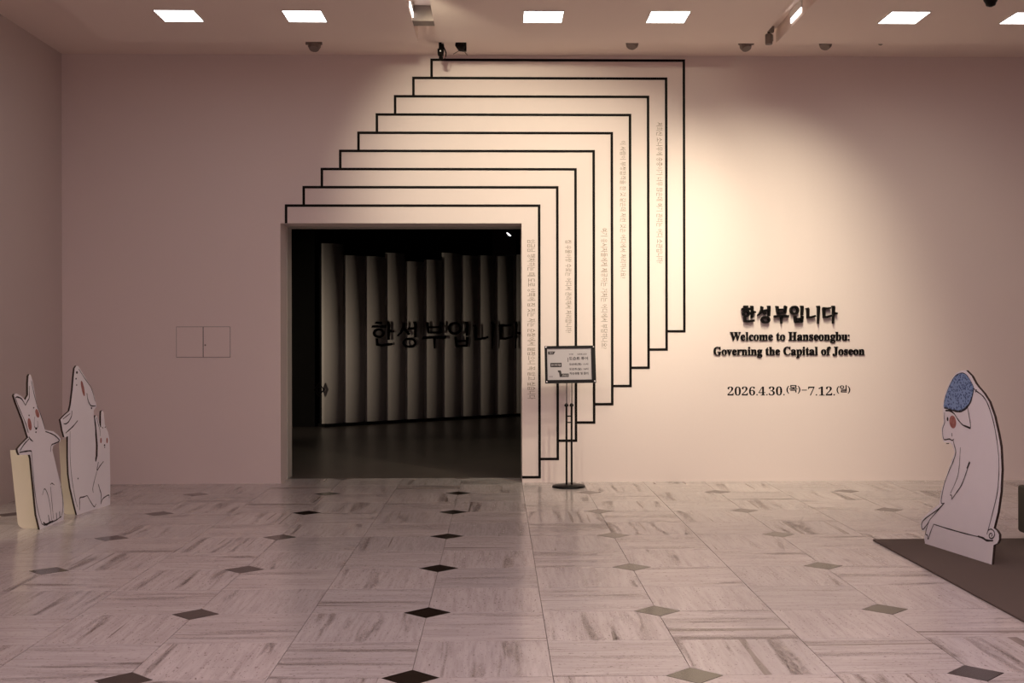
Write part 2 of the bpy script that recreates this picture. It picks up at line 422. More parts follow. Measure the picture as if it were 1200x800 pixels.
# ------------------------------------------------------------------ lettering drawn in strokes (Korean brush letters)
GLYPH = {
 'han': [([(0.14,0.95),(0.42,0.93)],.9,1.1), ([(0.0,0.79),(0.60,0.80)],1,1.1), ('o',0.29,0.53,0.20,0.15),
         ([(0.70,0.98),(0.72,0.85),(0.71,0.26)],1.3,1.1), ([(0.72,0.62),(0.95,0.60)],1.2,.8), ([(0.20,0.32),(0.22,0.08),(0.40,0.05),(0.86,0.10)],1.1,1.0)],
 'seong': [([(0.28,0.94),(0.26,0.74),(0.16,0.56),(0.0,0.42)],1.3,.6), ([(0.27,0.72),(0.42,0.58),(0.52,0.48)],1,1.0), ([(0.44,0.71),(0.74,0.72)],.9,1.0),
         ([(0.74,0.99),(0.77,0.88),(0.76,0.36)],1.3,1.0), ('o',0.52,0.15,0.25,0.16)],
 'bu': [([(0.20,0.97),(0.25,0.54)],1.3,1.0), ([(0.80,0.97),(0.75,0.54)],1.3,1.0), ([(0.24,0.76),(0.78,0.77)],.8,.8), ([(0.24,0.55),(0.76,0.56)],.9,.9),
         ([(0.0,0.34),(0.45,0.37),(1.0,0.36)],1.1,1.2), ([(0.50,0.36),(0.50,-0.08)],1.2,.5)],
 'ip': [('o',0.28,0.72,0.24,0.21), ([(0.79,0.99),(0.82,0.88),(0.80,0.42)],1.3,1.0), ([(0.32,0.38),(0.36,0.0)],1.2,1.0), ([(0.82,0.38),(0.79,0.0)],1.2,1.0),
         ([(0.36,0.21),(0.80,0.22)],.8,.8), ([(0.36,0.02),(0.80,0.03)],1,1)],
 'ni': [([(0.04,0.86),(0.10,0.76),(0.10,0.30),(0.30,0.30),(0.62,0.38)],1.2,.8), ([(0.80,0.99),(0.84,0.86),(0.82,0.40),(0.80,-0.10)],1.3,.45)],
 'da': [([(0.02,0.84),(0.30,0.83),(0.54,0.86)],1.1,.8), ([(0.08,0.83),(0.10,0.32),(0.28,0.31),(0.60,0.40)],1.1,.8),
         ([(0.72,0.99),(0.76,0.86),(0.74,0.40),(0.72,-0.08)],1.3,.45), ([(0.75,0.54),(1.0,0.52)],1.2,.9)],
}
WORD = ['han', 'seong', 'bu', 'ip', 'ni', 'da']
def glyph_mesh(key, w):
    """flat outlines in the unit square as a list of 2-D polygons"""
    polys = []
    for st in GLYPH[key]:
        if st[0] == 'o':
            _, cx, cy, rx, ry = st; N = 20
            for k in range(N):
                q0, q1 = 2*math.pi*k/N, 2*math.pi*(k+1)/N
                e = w/2
                polys.append([(cx+(rx-e)*math.cos(q0), cy+(ry-e)*math.sin(q0)), (cx+(rx+e)*math.cos(q0), cy+(ry+e)*math.sin(q0)),
                              (cx+(rx+e)*math.cos(q1), cy+(ry+e)*math.sin(q1)), (cx+(rx-e)*math.cos(q1), cy+(ry-e)*math.sin(q1))])
        else:
            P, w0, w1 = st; P = [Vector(p) for p in P]; n = len(P); lens = [0]
            for i in range(n-1): lens.append(lens[-1] + (P[i+1]-P[i]).length)
            lft, rgt = [], []
            for i in range(n):
                d0 = (P[i]-P[i-1]).normalized() if i else (P[1]-P[0]).normalized()
                d1 = (P[i+1]-P[i]).normalized() if i < n-1 else d0
                t = (d0+d1).normalized(); nn = Vector((-t.y, t.x)); cs = max(0.6, nn.dot(Vector((-d0.y, d0.x))))
                hw = w*(w0 + (w1-w0)*lens[i]/lens[-1])/2/cs
                sl = t*(w*0.18) if i == 0 else Vector((0, 0))
                lft.append(P[i]+nn*hw + sl); rgt.append(P[i]-nn*hw - sl)
            for i in range(n-1): polys.append([tuple(rgt[i]), tuple(rgt[i+1]), tuple(lft[i+1]), tuple(lft[i])])
    return polys
def glyph_build(key, w, fn, off, name, material, parent):
    """fn maps unit (u,v) to a 3-D point on the front; off = vector to the back"""
    b = MB()
    for poly in glyph_mesh(key, w):
        b.prism([fn(u, v) for u, v in poly], off)
    return b.build(name, material, parent)

tt = empty('wall_title', at_y(924, 380, YW), 'raised black Korean brush lettering above the English title, six syllables', 'lettering', None)
D_T = 0.062
for i, k in enumerate(WORD):
    x0 = 868.5 + 18.9*i; x1 = x0 + 16.8
    def fn(u, v, x0=x0, x1=x1):
        A = at_y(x0, 377.5, YW); B = at_y(x1, 358, YW)
        return Vector((A.x + (B.x-A.x)*u, YW - D_T, A.z + (B.z-A.z)*v))
    glyph_build(k, 0.128, fn, Vector((0, D_T, 0)), 'letter', M_letter, tt)
# the same word hung before the slats inside
PLn = PL + gn*0.066
for i, k in enumerate(WORD):
    x0 = 436 + 29.7*i; x1 = x0 + 27.5
    def fn(u, v, x0=x0, x1=x1):
        A = at_plane(x0, 406, PLn, gn); B = at_plane(x1, 376.5, PLn, gn)
        p = A + gd*((B-A).dot(gd)*u); p.z = A.z + (B.z-A.z)*v; return p
    glyph_build(k, 0.092, fn, -gn*0.012, 'letter', M_black, pw)
# diamond emblem on the first slat
em = MB(); Pc = at_plane(374, 456.5, PLn, gn)
for rr in (0.10, 0.055):
    for q in range(4):
        a0, a1 = q*math.pi/2, (q+1)*math.pi/2
        pts = []
        for rad, ang in ((rr, a0), (rr, a1), (rr-0.018, a1), (rr-0.018, a0)):
            pts.append(Pc + gd*(rad*math.cos(ang)) + Vector((0, 0, rad*math.sin(ang)*1.1)))
        em.prism(pts, -gn*0.012)
em.build('emblem', M_black, pw)

# projector hung in the doorway's top right
pj0 = at_y(577, 262, 14.5); pj1 = at_y(606, 297.5, 14.5)
pj = empty('projector', (pj0.x+0.15, 14.5, pj1.z), 'black projector hanging in the dark at the top right of the doorway', 'projector')
bevel(MB().box((pj0.x, 14.5, pj1.z), (pj1.x, 14.9, pj0.z-0.06)).build('housing', M_black, pj), 0.015)
MB().tube([((pj0.x+pj1.x)/2, 14.7, pj0.z-0.08), ((pj0.x+pj1.x)/2, 14.7, 4.4)], 0.02).build('hanger', M_black, pj)
pp = at_y(596, 274.5, 14.49)
MB().lathe([(0.034, 0.0), (0.034, 0.016)], M=Matrix.Translation((pp.x, 14.5, pp.z)) @ Matrix.Rotation(R(90), 4, 'X'), seg=16).build('lens_ring', M_metal, pj)
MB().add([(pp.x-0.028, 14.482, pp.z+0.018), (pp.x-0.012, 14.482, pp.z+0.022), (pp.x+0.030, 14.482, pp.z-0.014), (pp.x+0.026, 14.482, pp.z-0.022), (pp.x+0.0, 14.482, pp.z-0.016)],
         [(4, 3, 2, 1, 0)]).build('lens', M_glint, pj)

# ------------------------------------------------------------------ stepped line frames on the wall
Rx = [801.8, 781.0, 759.8, 738.6, 717.2, 695.9, 674.6, 653.2, 631.9]
Lx = [506.0, 484.7, 463.2, 441.8, 420.2, 398.8, 377.2, 355.9, 335.2]
Ty = [70.6, 91.8, 113.2, 134.5, 155.8, 177.0, 198.2, 219.4, 240.9]
By = [388.0, 409.4, 430.7, 452.1, 473.4, 494.8, 516.1, 537.5, 558.9]
LW = 0.0245; YT = 0.004
nth = ['outermost', 'second', 'third', 'fourth', 'fifth', 'sixth', 'seventh', 'eighth', 'innermost']
where = ['reaching highest and furthest right', 'just inside the outermost one', 'two steps inside the outermost one', 'three steps inside the outermost one',
         'midway of the nine nested frames', 'three steps outside the doorway frame', 'two steps outside the doorway frame', 'one step outside the doorway frame', 'closest around the doorway']
for i in range(9):
    x0 = at_y(Lx[i], 200, YW).x; x1 = at_y(Rx[i], 300, YW).x
    zt = at_y((Lx[i]+Rx[i])/2, Ty[i], YW).z; zb = at_y(Rx[i], By[i], YW).z
    zl = at_y(Lx[i], Ty[i+1], YW).z + LW/2 if i < 8 else DZ
    xb = at_y(Rx[i+1], By[i], YW).x + LW/2 if i < 8 else DX1
    y0, y1 = YW - YT, YW - 0.0002; e = LW/2
    b = MB()
    # one continuous bent strip: left drop, top run, right run, bottom return
    outer = [(x0-e, zl), (x0-e, zt+e), (x1+e, zt+e), (x1+e, zb-e), (xb, zb-e), (xb, zb+e), (x1-e, zb+e), (x1-e, zt-e), (x0+e, zt-e), (x0+e, zl)]
    n = len(outer); vs = [(x, y0, z) for x, z in outer] + [(x, y1, z) for x, z in outer]
    quads = [(0, 1, 8, 9), (1, 2, 7, 8), (2, 3, 6, 7), (3, 4, 5, 6)]
    b.add(vs, quads + [tuple(k+n for k in reversed(q)) for q in quads] + [(k, k+n, (k+1) % n + n, (k+1) % n) for k in range(n)])
    o = b.build('line_frame', M_black)
    tag(o, '%s of nine nested black line frames on the wall, %s' % (nth[i], where[i]), 'wall graphic', 'stepped black line frames around the doorway')

# ------------------------------------------------------------------ text
def bold_serif(s):
    o = ''
    for ch in s:
        if 'A' <= ch <= 'Z': o += chr(0x1D400 + ord(ch) - 65)
        elif 'a' <= ch <= 'z': o += chr(0x1D41A + ord(ch) - 97)
        elif '0' <= ch <= '9': o += chr(0x1D7CE + ord(ch) - 48)
        else: o += ch
    return o
def text_mesh(body, res=2, bold=0.0):
    cu = bpy.data.curves.new('text', 'FONT'); cu.body = body; cu.size = 1; cu.resolution_u = res; cu.offset = bold
    ob = bpy.data.objects.new('text', cu); COL.objects.link(ob)
    dg = bpy.context.evaluated_depsgraph_get()
    me = bpy.data.meshes.new_from_object(ob.evaluated_get(dg))
    vs = [v.co.copy() for v in me.vertices]; fs = [list(p.vertices) for p in me.polygons]
    bpy.data.objects.remove(ob); bpy.data.curves.remove(cu); bpy.data.meshes.remove(me)
    x0 = min(v.x for v in vs); x1 = max(v.x for v in vs); y0 = min(v.y for v in vs); y1 = max(v.y for v in vs)
    return [((v.x-x0)/(x1-x0), (v.y-y0)/(y1-y0)) for v in vs], fs, (x1-x0)/(y1-y0)
def text_build(mb, body, fn, off=None, bold=0.0, res=2):
    """lay a line of type with fn(u,v) -> point; off gives it depth"""
    uv, fs, asp = text_mesh(body, res, bold)
    pts = [Vector(fn(u, v)) for u, v in uv]
    mb.add(pts, fs)
    if off is not None:
        cnt = {}
        for f in fs:
            for a, b in zip(f, f[1:]+f[:1]): cnt[(a, b)] = cnt.get((a, b), 0) + 1
        n = len(pts); rim = [(a, b) for (a, b) in cnt if (b, a) not in cnt]
        mb.add(pts + [p + off for p in pts], [(a, a+n, b+n, b) for a, b in rim])
    return mb
def text_words(body, res=1, gap=0.20):
    """the type split at its spaces: lists of (points in the unit box, faces)"""
    uv, fs, asp = text_mesh(body, res)
    par = list(range(len(uv)))
    def root(i):
        while par[i] != i: par[i] = par[par[i]]; i = par[i]
        return i
    for f in fs:
        for i in f[1:]: par[root(i)] = root(f[0])
    span = {}
    for i, (u, v) in enumerate(uv):
        r = root(i); a, b = span.get(r, (u, u)); span[r] = (min(a, u), max(b, u))
    order = sorted(span, key=lambda r: span[r][0]); word = {}; end = None; k = -1
    for r in order:
        if end is None or span[r][0] - end > gap/asp: k += 1; end = span[r][1]
        word[r] = k; end = max(end, span[r][1])
    out = [([], [], {}) for _ in range(k+1)]
    for f in fs:
        P_, F_, mp = out[word[root(f[0])]]
        for i in f:
            if i not in mp: mp[i] = len(P_); P_.append(uv[i])
        F_.append([mp[i] for i in f])
    return out
def word_part(wd, fn, name, material, parent):
    return MB().add([Vector(fn(u, v)) for u, v in wd[0]], wd[1]).build(name, material, parent)
def wall_fn(x0, y0, x1, y1, depth):
    A = at_y(x0, y1, YW); B = at_y(x1, y0, YW)
    return lambda u, v: Vector((A.x + (B.x-A.x)*u, YW - depth, A.z + (B.z-A.z)*v))
D_E = 0.020
for body, box, lab in (('Welcome to Hanseongbu:', (855.3, 388.6, 995.2, 402.2), 'raised black serif English line reading Welcome to Hanseongbu'),
                       ('Governing the Capital of Joseon', (836, 405.8, 1012.8, 419.2), 'raised black serif English line reading Governing the Capital of Joseon')):
    b = text_build(MB(), bold_serif(body), wall_fn(*box, D_E), Vector((0, D_E, 0)), 0.012)
    o = b.build('wall_lettering', M_letter); tag(o, lab, 'lettering', 'raised English title lines')
t = empty('wall_date', at_y(924, 463, YW), 'dark printed exhibition dates below the raised title lines', 'lettering')
for body, box in ((bold_serif('2026.4.30.'), (852.5, 452.6, 919.6, 463.4)), ('(목)', (921.5, 451.0, 938, 461.2)), ('−', (939.5, 456.4, 945.5, 457.4)),
                  (bold_serif('7.12.'), (947, 452.6, 978.5, 463.4)), ('(일)', (980.2, 451.0, 996.5, 461.2))):
    text_build(MB(), body, wall_fn(*box, 0.0015), Vector((0, 0.0013, 0)), 0.02 if '(' in body else 0.0).build('date_part', M_letter, t)
COLS = [('임금님 행차하는 때 도로 양쪽에 집 짓는 자는 순찰에서 붙잡으니 꼭 알고 싶습니다', (618.2, 280.5, 627.2, 467.5), 'column of tiny brown Korean print in the strip beside the doorway'),
        ('집 우물이랑 수로는 어디서 관리해서 처리합니까?', (662.6, 281, 669.8, 390), 'column of tiny brown Korean print directly above the sign stand'),
        ('여기 응시자들에게 제공하는 거처는 어디에서 부담하나요?', (704.4, 267, 711.8, 408.5), 'column of tiny brown Korean print just right of the sign board'),
        ('이 사람이 부정합격을 한 것 같은데 저런 것은 어디에서 처리하나요?', (726.8, 165, 733.6, 326), 'column of tiny brown Korean print fourth from the doorway'),
        ('저희산 소나무에 송충이가 너무 많은데 여기 관리는 어디 소관입니까?', (769.3, 143.5, 776.4, 308.5), 'column of tiny brown Korean print furthest right and highest')]
for body, (x0, y0, x1, y1), lab in COLS:
    A = at_y(x0, y1, YW); B = at_y(x1, y0, YW)
    fn = lambda u, v, A=A, B=B: Vector((A.x + (B.x-A.x)*v, YW - 0.0012, B.z - (B.z-A.z)*u))
    t = empty('wall_text', ((A.x+B.x)/2, YW, A.z), lab, 'lettering', 'columns of small print between the line frames')
    for wd in text_words(body): word_part(wd, fn, 'word', M_brown, t)

# ------------------------------------------------------------------ flush hatch in the wall
hz0, hz1 = at_y(238, 418.6, YW).z, at_y(238, 382.6, YW).z
hx = [at_y(p, 400, YW).x for p in (206.6, 238.2, 270)]
ht = empty('wall_hatch', (hx[1], YW, hz0), 'flush double leaf access hatch outlined by fine joints on the left wall part', 'hatch')
MB().box((hx[0], YW-0.002, hz0), (hx[2], YW-0.0002, hz1)).build('hatch_frame', M_grout, ht)
g = 0.004
MB().box((hx[0]+g, YW-0.005, hz0+g), (hx[1]-g, YW-0.0022, hz1-g)).build('hatch_leaf', M_wall, ht)
MB().box((hx[1]+g, YW-0.005, hz0+g), (hx[2]-g, YW-0.0022, hz1-g)).build('hatch_leaf', M_wall, ht)
MB().lathe([(0.008, 0), (0.006, 0.004)], M=Matrix.Translation((hx[1]+0.02, YW-0.005, hz0+0.12)) @ Matrix.Rotation(R(90), 4, 'X'), seg=12).build('latch', M_fix, ht)

# ------------------------------------------------------------------ ceiling fittings
PAN = [((180.5, 227.5, 193.5, 237), 11.3, 24.3, 'leftmost square ceiling light panel'),
       ((331, 376, 339, 382.5), 12.0, 24.8, 'second square ceiling light panel from the left'),
       ((613.8, 660, 614.0, 658), 12.5, 25.5, 'square ceiling light panel above the doorway corner'),
       ((763, 807, 758, 803), 12.8, 25.8, 'square ceiling light panel left of the second track slot'),
       ((1043.5, 1087.5, 1031, 1075), 13.2, 26.8, 'square ceiling light panel right of the second track slot'),
       ((1190, 1234, 1173, 1217), 14.2, 27, 'rightmost square ceiling light panel, cut by the frame edge')]
for (xa, xb, xc, xd), yt, yb, lab in PAN:
    p = [at_z(xa, yt, H1), at_z(xb, yt, H1), at_z(xd, yb, H1), at_z(xc, yb, H1)]
    cx = sum(q.x for q in p)/4; cy = sum(q.y for q in p)/4
    wx = (p[1]-p[0]).x/2*0.5 + (p[2]-p[3]).x/2*0.5; wy = abs(p[0].y - p[3].y)/2
    t = empty('ceiling_light', (cx, cy, H1), lab, 'ceiling light', 'square ceiling light panels')
    MB().box((cx-wx, cy-wy, H1-0.006), (cx+wx, cy+wy, H1-0.0005)).build('diffuser', M_lamp, t)
    fr = MB(); q = 0.008
    fr.box((cx-wx-q, cy-wy-q, H1-0.007), (cx+wx+q, cy-wy, H1-0.0005)); fr.box((cx-wx-q, cy+wy, H1-0.007), (cx+wx+q, cy+wy+q, H1-0.0005))
    fr.box((cx-wx-q, cy-wy, H1-0.007), (cx-wx, cy+wy, H1-0.0005)); fr.box((cx+wx, cy-wy, H1-0.007), (cx+wx+q, cy+wy, H1-0.0005))
    fr.build('lamp_trim', M_frame, t)

# glowing strips added in the two slots for their lit side faces
for (xa, xb), side, yr, lab in ((s1, 0, (9.72, 10.15), 'glowing strip added for the lit side of the left track slot of the ceiling'), (s2, 1, (9.85, 10.2), 'glowing strip added for the lit side of the right track slot of the ceiling')):
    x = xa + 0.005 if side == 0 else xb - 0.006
    t = empty('slot_glow', (x, yr[0], H2), lab, 'ceiling light')
    MB().box((x-0.004, yr[0], H1+0.03), (x+0.004, yr[1], H1+0.07)).build('diffuser', M_slotglow, t)
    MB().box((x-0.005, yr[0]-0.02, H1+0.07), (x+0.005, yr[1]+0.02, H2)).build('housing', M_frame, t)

# fittings peeping out of the recess along the wall
def recess_spot(px, yb, wpx, tilt, lab):
    Yf = 11.1; p = at_y(px, yb, Yf); wd = wpx/FPX*Yf
    t = empty('recess_spotlight', (p.x, Yf, H2), lab, 'spotlight', 'shade-grey spotlights in the ceiling recess')
    MB().box((p.x-wd*0.5, Yf-0.03, H2-0.04), (p.x+wd*0.5, Yf+0.03, H2-0.0)).build('mount', M_fix, t)
    MB().tube([(p.x, Yf, H2-0.03), (p.x, Yf, p.z+0.05)], 0.012).build('stem', M_fix, t)
    Mx = Matrix.Translation((p.x, Yf, p.z+0.045)) @ Matrix.Rotation(R(tilt), 4, 'Y') @ Matrix.Rotation(R(-25), 4, 'X')
    MB().lathe([(wd*0.16, 0.05), (wd*0.36, 0.04), (wd*0.40, -0.012), (wd*0.30, -0.045)][::-1], M=Mx, seg=18).build('lamp_head', M_fix, t)
    MB().box((p.x-wd*0.5, Yf-0.045, p.z+0.040), (p.x+wd*0.5, Yf-0.02, p.z+0.075)).build('bracket', M_fix, t)
recess_spot(368.5, 58.5, 19, 0, 'small shade-grey spotlight in the recess between the two leftmost light panels')
recess_spot(741, 56.0, 19, 22, 'small shade-grey spotlight in the recess right of the outermost line frame top')
recess_spot(873.5, 58.5, 18, -12, 'small shade-grey spotlight in the recess left of the track head')
recess_spot(967.5, 56.5, 19, 20, 'small shade-grey spotlight in the recess right of the track head')
recess_spot(1032, 53.0, 8, 10, 'tiny spotlight tip in the recess furthest right')

# track head hanging from the right slot
Yt = 10.72; pt = at_y(903, 27, Yt); pb = at_y(901, 52, Yt); k = Yt/FPX
t = empty('track_head', (pt.x, Yt, H2), 'grey track head hanging out of the right ceiling slot', 'spotlight')
MB().box((pt.x-5*k, Yt-0.03, pt.z-0.022), (pt.x+6*k, Yt+0.03, pt.z+0.02)).build('adapter', M_fix, t)
MB().add([(pt.x+a*k, Yt+b, pt.z+c) for b in (-0.025, 0.025) for a, c in ((-5.5, -0.022), (4, -0.022), (3.5, -0.085), (-3, -0.085))],
         [(0,1,2,3)[::-1], (4,5,6,7), (0,1,5,4), (1,2,6,5), (2,3,7,6), (3,0,4,7)]).build('gearbox', M_fix, t)
MB().tube([(pb.x, Yt, pt.z-0.08), (pb.x, Yt, pt.z-0.115)], 0.010).build('stem', M_metal, t)
MB().lathe([(4.1*k, pb.z), (4.3*k, pb.z+0.01), (4.3*k, pt.z-0.105), (3.4*k, pt.z-0.098)], c=(pb.x, Yt, 0), seg=20).build('lamp_head', M_fix, t)
MB().tube([(pb.x+5*k, Yt+0.01, pt.z-0.1), (pb.x+5.2*k, Yt+0.01, pb.z+0.03)], 0.005).build('cable', M_chrome, t)

# two black lamps in the recess by the outermost frame
Yb = 11.35; k = Yb/FPX
def P(px, py, dy=0.0): return at_y(px, py, Yb+dy)
t = empty('black_spotlight', (P(516, 46).x, Yb, H2), 'black clamped spotlight with hanging cable at the top left of the line frames', 'spotlight')
a = P(514.2, 45); b_ = P(517.6, 60); MB().box((a.x, Yb-0.02, b_.z), (b_.x, Yb+0.02, H2)).build('bracket', M_black, t)
a = P(517.2, 52); b_ = P(520.2, 61); MB().box((a.x, Yb-0.03, b_.z), (b_.x, Yb+0.03, a.z)).build('ballast', M_black, t)
a = P(513, 58); b_ = P(519.8, 65); bevel(MB().box((a.x, Yb-0.05, b_.z), (b_.x, Yb+0.04, a.z)).build('lamp_head', M_black, t), 0.008)
c_ = P(516.4, 61.3); MB().lathe([(0.009, 0), (0.007, 0.006)], M=Matrix.Translation((c_.x, Yb-0.05, c_.z)) @ Matrix.Rotation(R(90), 4, 'X'), seg=12).build('screw', M_chrome, t)
c_ = P(516.8, 65); MB().lathe([(0.012, c_.z-0.045), (0.02, c_.z-0.04), (0.02, c_.z-0.015), (0.014, c_.z)], c=(c_.x, Yb, 0), seg=14).build('knob', M_black, t)
MB().tube([P(*q) for q in ((519.8, 55), (521.3, 58), (522.8, 62), (522.4, 66), (521.4, 69), (518.5, 71), (516, 70.8))], 0.006).build('cable', M_black, t)
t = empty('black_spotlight', (P(543, 49).x, Yb, H2), 'black spotlight with two thin spread rods right of the cabled one', 'spotlight')
a = P(541, 46); b_ = P(546.6, 60); bevel(MB().box((a.x, Yb-0.03, b_.z), (b_.x, Yb+0.03, H2)).build('ballast', M_black, t), 0.005)
c_ = P(541.7, 58); MB().lathe([(0.026, 0.0), (0.038, 0.02), (0.038, 0.085), (0.03, 0.1)], M=Matrix.Translation((c_.x, Yb-0.02, c_.z)) @ Matrix.Rotation(R(70), 4, 'X') @ Matrix.Rotation(R(-20), 4, 'Y'), seg=20).build('lamp_head', M_black, t)
MB().tube([P(538.5, 59), P(531.2, 63.5)], 0.004).build('rod', M_fix, t)
MB().tube([P(544.2, 60.5), P(547.8, 64.8)], 0.004).build('rod', M_fix, t)

p = at_z(1161, -1.0, H1)
o = MB().lathe([(0.012, H1-0.06), (0.035, H1-0.05), (0.042, H1-0.03), (0.055, H1-0.008), (0.055, H1-0.0005)], c=(p.x, p.y, 0), seg=20).build('smoke_detector', M_metal)
tag(o, 'small dark dome on the ceiling at the top right corner', 'detector')

# ------------------------------------------------------------------ sign stand
bc = at_z(666.5, 570.6, 0.0); Ys = bc.y; k = Ys/FPX
st = empty('sign_stand', (bc.x, Ys, 0), 'black floor stand holding a framed notice before the line frames', 'sign')
MB().lathe([(19.4*k, 0.0), (19.4*k, 0.012), (18.6*k, 0.020), (3.0*k, 0.026)], c=(bc.x, Ys, 0), seg=40).build('base_plate', M_metal, st)
xs = [at_y(663.9, 520, Ys).x, at_y(669.9, 520, Ys).x]
zk = at_y(666, 475.5, Ys).z; zr = (at_y(666, 487.5, Ys).z, at_y(666, 494.8, Ys).z)
for x in xs:
    po = MB().tube([(x, Ys, 0.02), (x, Ys, zk)], 0.0098, 12).build('pole', M_metal, st)
    MB().lathe([(0.010, zk-0.008), (0.020, zk), (0.020, zk+0.012), (0.007, zk+0.026)], c=(x, Ys, 0), seg=14).build('collar', M_metal, po, loc=(0, 0, 0))
    MB().tube([(x+0.002, Ys, zk+0.02), (x+0.003, Ys, at_y(666, 440, Ys).z)], 0.0042, 8).build('rod', M_metal, st)
for z in zr: MB().tube([(xs[0], Ys, z), (xs[1], Ys, z)], 0.006, 8).build('rung', M_metal, st)
# the board, tilted a little back and turned a hair
bl = at_y(668, 427, Ys)
Mb = Matrix.Translation((bl.x, Ys-0.02, bl.z)) @ Matrix.Rotation(R(-0.9), 4, 'Y') @ Matrix.Rotation(R(-7), 4, 'X') @ Matrix.Rotation(R(3), 4, 'Z')
BW, BH = 29.6*k, 21.9*k
def bp(u, v, d=0.0): return Mb @ Vector((u*k, -d, v*k))
def bbox(mbx, u0, v0, u1, v1, d0, d1): return mbx.box((u0*k, -d1, v0*k), (u1*k, -d0, v1*k), M=Mb)
fr = MB()
bbox(fr, -29.8, 19.0, 29.8, 21.9, 0, 0.022); bbox(fr, -29.8, -21.9, 29.8, -18.0, 0, 0.022)
bbox(fr, -29.8, -18.0, -27.0, 19.0, 0, 0.022); bbox(fr, 25.0, -18.0, 29.8, 19.0, 0, 0.022)
frame = fr.build('sign_frame', M_metal, st)
bbox(MB(), -29.0, -21.0, 29.0, 21.0, -0.006, 0.003).build('back_plate', M_metal, st)
bbox(MB(), -27.0, -18.0, 25.0, 19.0, 0.003, 0.010).build('notice_sheet', M_paper, st)
for u, v in ((-28.3, 20.3), (27.6, 20.3), (-28.0, -20.0), (28.0, -20.0)):
    MB().lathe([(0.0085, 0.0), (0.0085, 0.004), (0.005, 0.007)], M=Mb @ Matrix.Translation((u*k, -0.022, v*k)) @ Matrix.Rotation(R(90), 4, 'X'), seg=12).build('corner_screw', M_chrome, st)
def flat(pts): MB().prism([bp(u, v, 0.0112) for u, v in pts], (Mb.to_3x3() @ Vector((0, 0.001, 0)))).build('printed_shape', M_ink, st)
flat([(-25.8, 12.0), (-19.2, 12.0), (-17.2, 15.6), (-25.8, 15.6)])
flat([(-23.4, -2.9), (-10.2, -2.9), (-10.2, 2.1), (-23.4, 2.1)])
flat([(-12.8, -14.6), (-2.2, -14.6), (-2.2, -10.6), (-10.6, -10.6), (-11.0, -7.6), (-12.0, -6.8), (-15.0, -6.8), (-14.8, -8.4), (-13.4, -9.4)])
flat([(-2.9, 3.0), (-2.3, 3.0), (-2.3, 8.0), (-2.9, 8.0)])
def board_text(body, u0, v0, u1, v1, mt=None, sheet=None):
    text_build(MB(), body, lambda a, b: bp(u0 + (u1-u0)*a, v0 + (v1-v0)*b, 0.0113), None, 0.022, res=1).build('text_line', mt or M_ink, st)
board_text('전시 해설', -1.2, 11.2, 3.6, 12.8); board_text('도슨트 운영', 8.6, 11.0, 19.5, 13.0)
board_text('도슨트 투어', -1.2, 5.0, 21.0, 9.0)
board_text('도슨트(화): 11시', -1.2, -1.6, 21.0, 1.6)
board_text('도슨트(일): 14시', -1.2, -7.2, 21.0, -4.0)
board_text('자유관람 및 문의', -1.2, -12.2, 21.0, -9.0)
board_text('안내', -25.0, -14.6, -21.2, -13.2)
board_text('한성부', -24.2, 13.0, -20.2, 14.7, M_paper); board_text('잠시 자리 비움', -22.4, -1.6, -11.2, 0.8, M_paper); board_text('모이는 곳', -9.6, -13.8, -3.2, -11.4, M_paper)

# ------------------------------------------------------------------ printed cutout figures
def cutout(name, label, cat, base0, base1, zb, outline, thick, tip=None):
    """a flat board standing on the floor along base0-base1 (picture points of its foot)"""
    A, B = at_z(*base0, zb), at_z(*base1, zb)
    d = (B - A); d.z = 0; d.normalize(); n = Vector((d.y, -d.x, 0))
    if n.dot(CAM - A) < 0: n = -n
    t = empty(name, (A+B)/2, label, cat)
    pts = [at_plane(x, y, A, n) for x, y in outline]
    for q in pts:
        if q.z < zb + 0.03: q.z = zb
    area2 = sum((p - A).dot(d)*((q - A).z) - (q - A).dot(d)*((p - A).z) for p, q in zip(pts, pts[1:]+pts[:1]))
    right = Vector((0, 0, 1)).cross(n)
    if (right.dot(d) > 0) != (area2 > 0): pts.reverse()
    MB().prism(pts, -n*thick, 0, 1).build('board', [M_board, M_edge], t)
    return t, A, n, d
def ink(t, A, n, lines, wd, name='ink_line', material=None):
    b = MB(); right = Vector((0, 0, 1)).cross(n)
    for ln in lines:
        ws = 1.0
        if isinstance(ln, tuple): ln, ws = ln
        pts = [at_plane(x, y, A, n) for x, y in smooth_line(ln)]
        m2 = [((p-A).dot(right), p.z) for p in pts]; N = len(m2); L_, R_ = [], []
        for i in range(N):
            a = Vector(m2[max(i-1, 0)]); c2 = Vector(m2[min(i+1, N-1)]); tt_ = (c2-a)
            tt_ = tt_.normalized() if tt_.length > 1e-6 else Vector((1, 0))
            hw = wd*ws*0.5*(0.55 + 0.45*math.sin(math.pi*(i+0.6)/(N+0.2)) + 0.12*math.sin(i*1.7))
            L_.append((m2[i][0]-tt_.y*hw, m2[i][1]+tt_.x*hw)); R_.append((m2[i][0]+tt_.y*hw, m2[i][1]-tt_.x*hw))
        P3 = lambda q: A + right*q[0] + Vector((0, 0, q[1]-A.z)) + n*0.0012
        vs = [P3(q) for q in L_] + [P3(q) for q in R_]
        b.add(vs, [(N+i, N+i+1, i+1, i) for i in range(N-1)])
    return b.build(name, material or M_ink, t)
